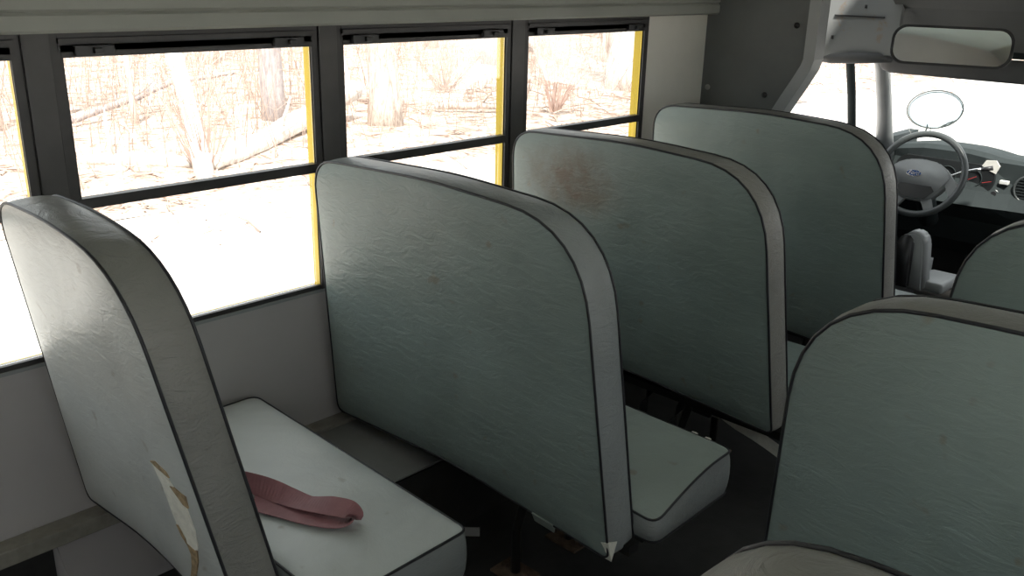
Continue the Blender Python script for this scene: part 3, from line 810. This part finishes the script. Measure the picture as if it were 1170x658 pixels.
fallen('thick white fallen log lying across the widest window', [(-8.3, 5.5, GZ+.12), (-9.0, 6.6, GZ+.14), (-9.7, 7.6, GZ+.22), (-10.6, 9.4, GZ+.5)], [.11, .14, .16, .17], 'bark_white', 2)
fallen('dark weathered log propped up behind the leaning trunk', [(-12.6, 5.55, GZ+.10), (-13.2, 6.7, GZ+.25), (-13.3, 7.6, GZ+.5), (-13.0, 8.6, GZ+.62)], [.05, .06, .05, .03], 'bark_dark', 5)
fallen('pale rotten log on the leaves left of the reddish brush', [(-9.7, 4.5, GZ+.08), (-9.2, 5.0, GZ+.10), (-8.6, 5.4, GZ+.10)], [.06, .10, .07], 'bark_white', 7)
fallen('short grey log lying across the middle window', [(-10.6, 11.2, GZ+.08), (-9.8, 12.4, GZ+.10)], [.07, .07], 'bark_mid', 8, 1)

def bush(label, base, n, h, spread, mat, seed):
    rnd = random.Random(seed); bm = bmesh.new()
    for k in range(n):
        a = rnd.uniform(0, 2*PI); s = rnd.uniform(.1, 1)*spread; hh = h*rnd.uniform(.5, 1)
        d = Vector((math.cos(a)*s, math.sin(a)*s, hh)); b0 = Vector((math.cos(a), math.sin(a), 0))*rnd.uniform(0, .12)
        P = [b0+d*t_+Vector((rnd.uniform(-1, 1), rnd.uniform(-1, 1), 0))*.05*t_ for t_ in (0, .3, .6, 1)]
        tube(bm, P, [.010, .008, .006, .003], 4)
        for q in range(3):
            p = P[2].lerp(P[3], rnd.random()); tube(bm, [p, p+Vector((rnd.uniform(-.25, .25), rnd.uniform(-.25, .25), rnd.uniform(.05, .35)))], [.005, .002], 3)
    t = link('bush', bm, mat, None); t.location = base
    tag(t, label, 'bush', 'bushes outside the windows')
bush('reddish twiggy bush at the foot of the leaning pale trunk', (-8.35, 5.45, GZ), 34, 1.6, .75, 'twig_red', 3)
bush('low brown bush in the narrow front window', (-9.2, 12.9, GZ), 46, 1.3, .9, 'twig_red', 4)
bush('brown bush low in the middle window', (-12.5, 13.2, GZ), 40, 1.0, .9, 'twig', 6)
# uncountable undergrowth: saplings, sticks on the ground
rnd = random.Random(21); bm = bmesh.new()
for k in range(5200):
    d = rnd.uniform(10, 44); a = math.radians(rnd.uniform(12, 82)); x = 2-d*math.cos(a*1)*1.0; y = d*math.sin(a)
    if x > -8.3: continue
    p = Vector((x, y, GZ)); hh = rnd.uniform(.4, 3.2)*(.5 if rnd.random() < .5 else 1); lean = Vector((rnd.gauss(0, .22), rnd.gauss(0, .22), 1))
    w = rnd.uniform(.002, .006)*(1+d/30)
    P = [p, p+lean*hh*.5+Vector((rnd.gauss(0, .05), rnd.gauss(0, .05), 0)), p+lean*hh]
    tube(bm, P, [w, w*.7, w*.3], 3, caps=False)
    for q in range(rnd.randint(1, 4)):
        s = P[1].lerp(P[2], rnd.random()); e = s+Vector((rnd.gauss(0, .3), rnd.gauss(0, .3), rnd.uniform(0, .4))); tube(bm, [s, e], [w*.5, w*.2], 3, caps=False)
tag(link('undergrowth', bm, 'twig', None), 'bare brown saplings and twigs of the forest undergrowth', 'undergrowth', None, 'stuff')
bm = bmesh.new()
for k in range(3600):
    d = 7.5+33*rnd.random()**1.5; a = math.radians(rnd.uniform(8, 82)); x = 2-d*math.cos(a); y = d*math.sin(a)
    if x > -6.2+rnd.uniform(-1.2, 1.0): continue
    q = rnd.uniform(0, PI); l = rnd.uniform(.06, .45); w = rnd.uniform(.004, .012)*(1+d/40)
    v_ = Vector((math.cos(q), math.sin(q), rnd.uniform(-.03, .12)))*l; p = Vector((x, y, GZ+.03))
    tube(bm, [p-v_, p+Vector((rnd.gauss(0, .03), rnd.gauss(0, .03), .03)), p+v_], [w, w, w*.5], 3, caps=False)
tag(link('fallen_twigs', bm, 'twig', None), 'dead sticks scattered over the leaf litter', 'sticks', None, 'stuff')

# ------------------------------------------------------------------ light
w = bpy.data.worlds.new('World'); C.world = w; w.use_nodes = True
nt = w.node_tree; bg = nt.nodes['Background']
bg.inputs['Color'].default_value = (.93, .97, 1.0, 1); bg.inputs['Strength'].default_value = 4.5
sd = bpy.data.lights.new('sun', 'SUN'); sd.energy = 24; sd.angle = math.radians(6); sd.color = (1, .96, .9)
so = bpy.data.objects.new('sun', sd); COL.objects.link(so)
dirv = Vector((-.42, .36, -.83)); so.rotation_euler = dirv.to_track_quat('-Z', 'Y').to_euler()

# ------------------------------------------------------------------ camera
cam = bpy.data.cameras.new('camera'); co = bpy.data.objects.new('camera', cam); COL.objects.link(co)
cam.sensor_width = 36; cam.lens = 36*1047.26/1170; cam.clip_start = .02; cam.clip_end = 300
r = Vector((0.72047196, 0.69308909, 0.02340247)); u = Vector((-0.24259197, 0.22027514, 0.94478992)); f = Vector((-0.6496686, 0.6863719, -0.32683991))
mw = Matrix(((r.x, u.x, -f.x, 2.05125), (r.y, u.y, -f.y, 0), (r.z, u.z, -f.z, 1.44208), (0, 0, 0, 1)))
co.matrix_world = mw
C.camera = co
# mirror aimed back into the bus
MIRROR.rotation_euler = (math.radians(-4), 0, math.radians(14))
C.view_settings.view_transform = 'Standard'; C.view_settings.look = 'None'
C.view_settings.exposure = -1.22; C.view_settings.gamma = 1; C.view_settings.use_curve_mapping = False
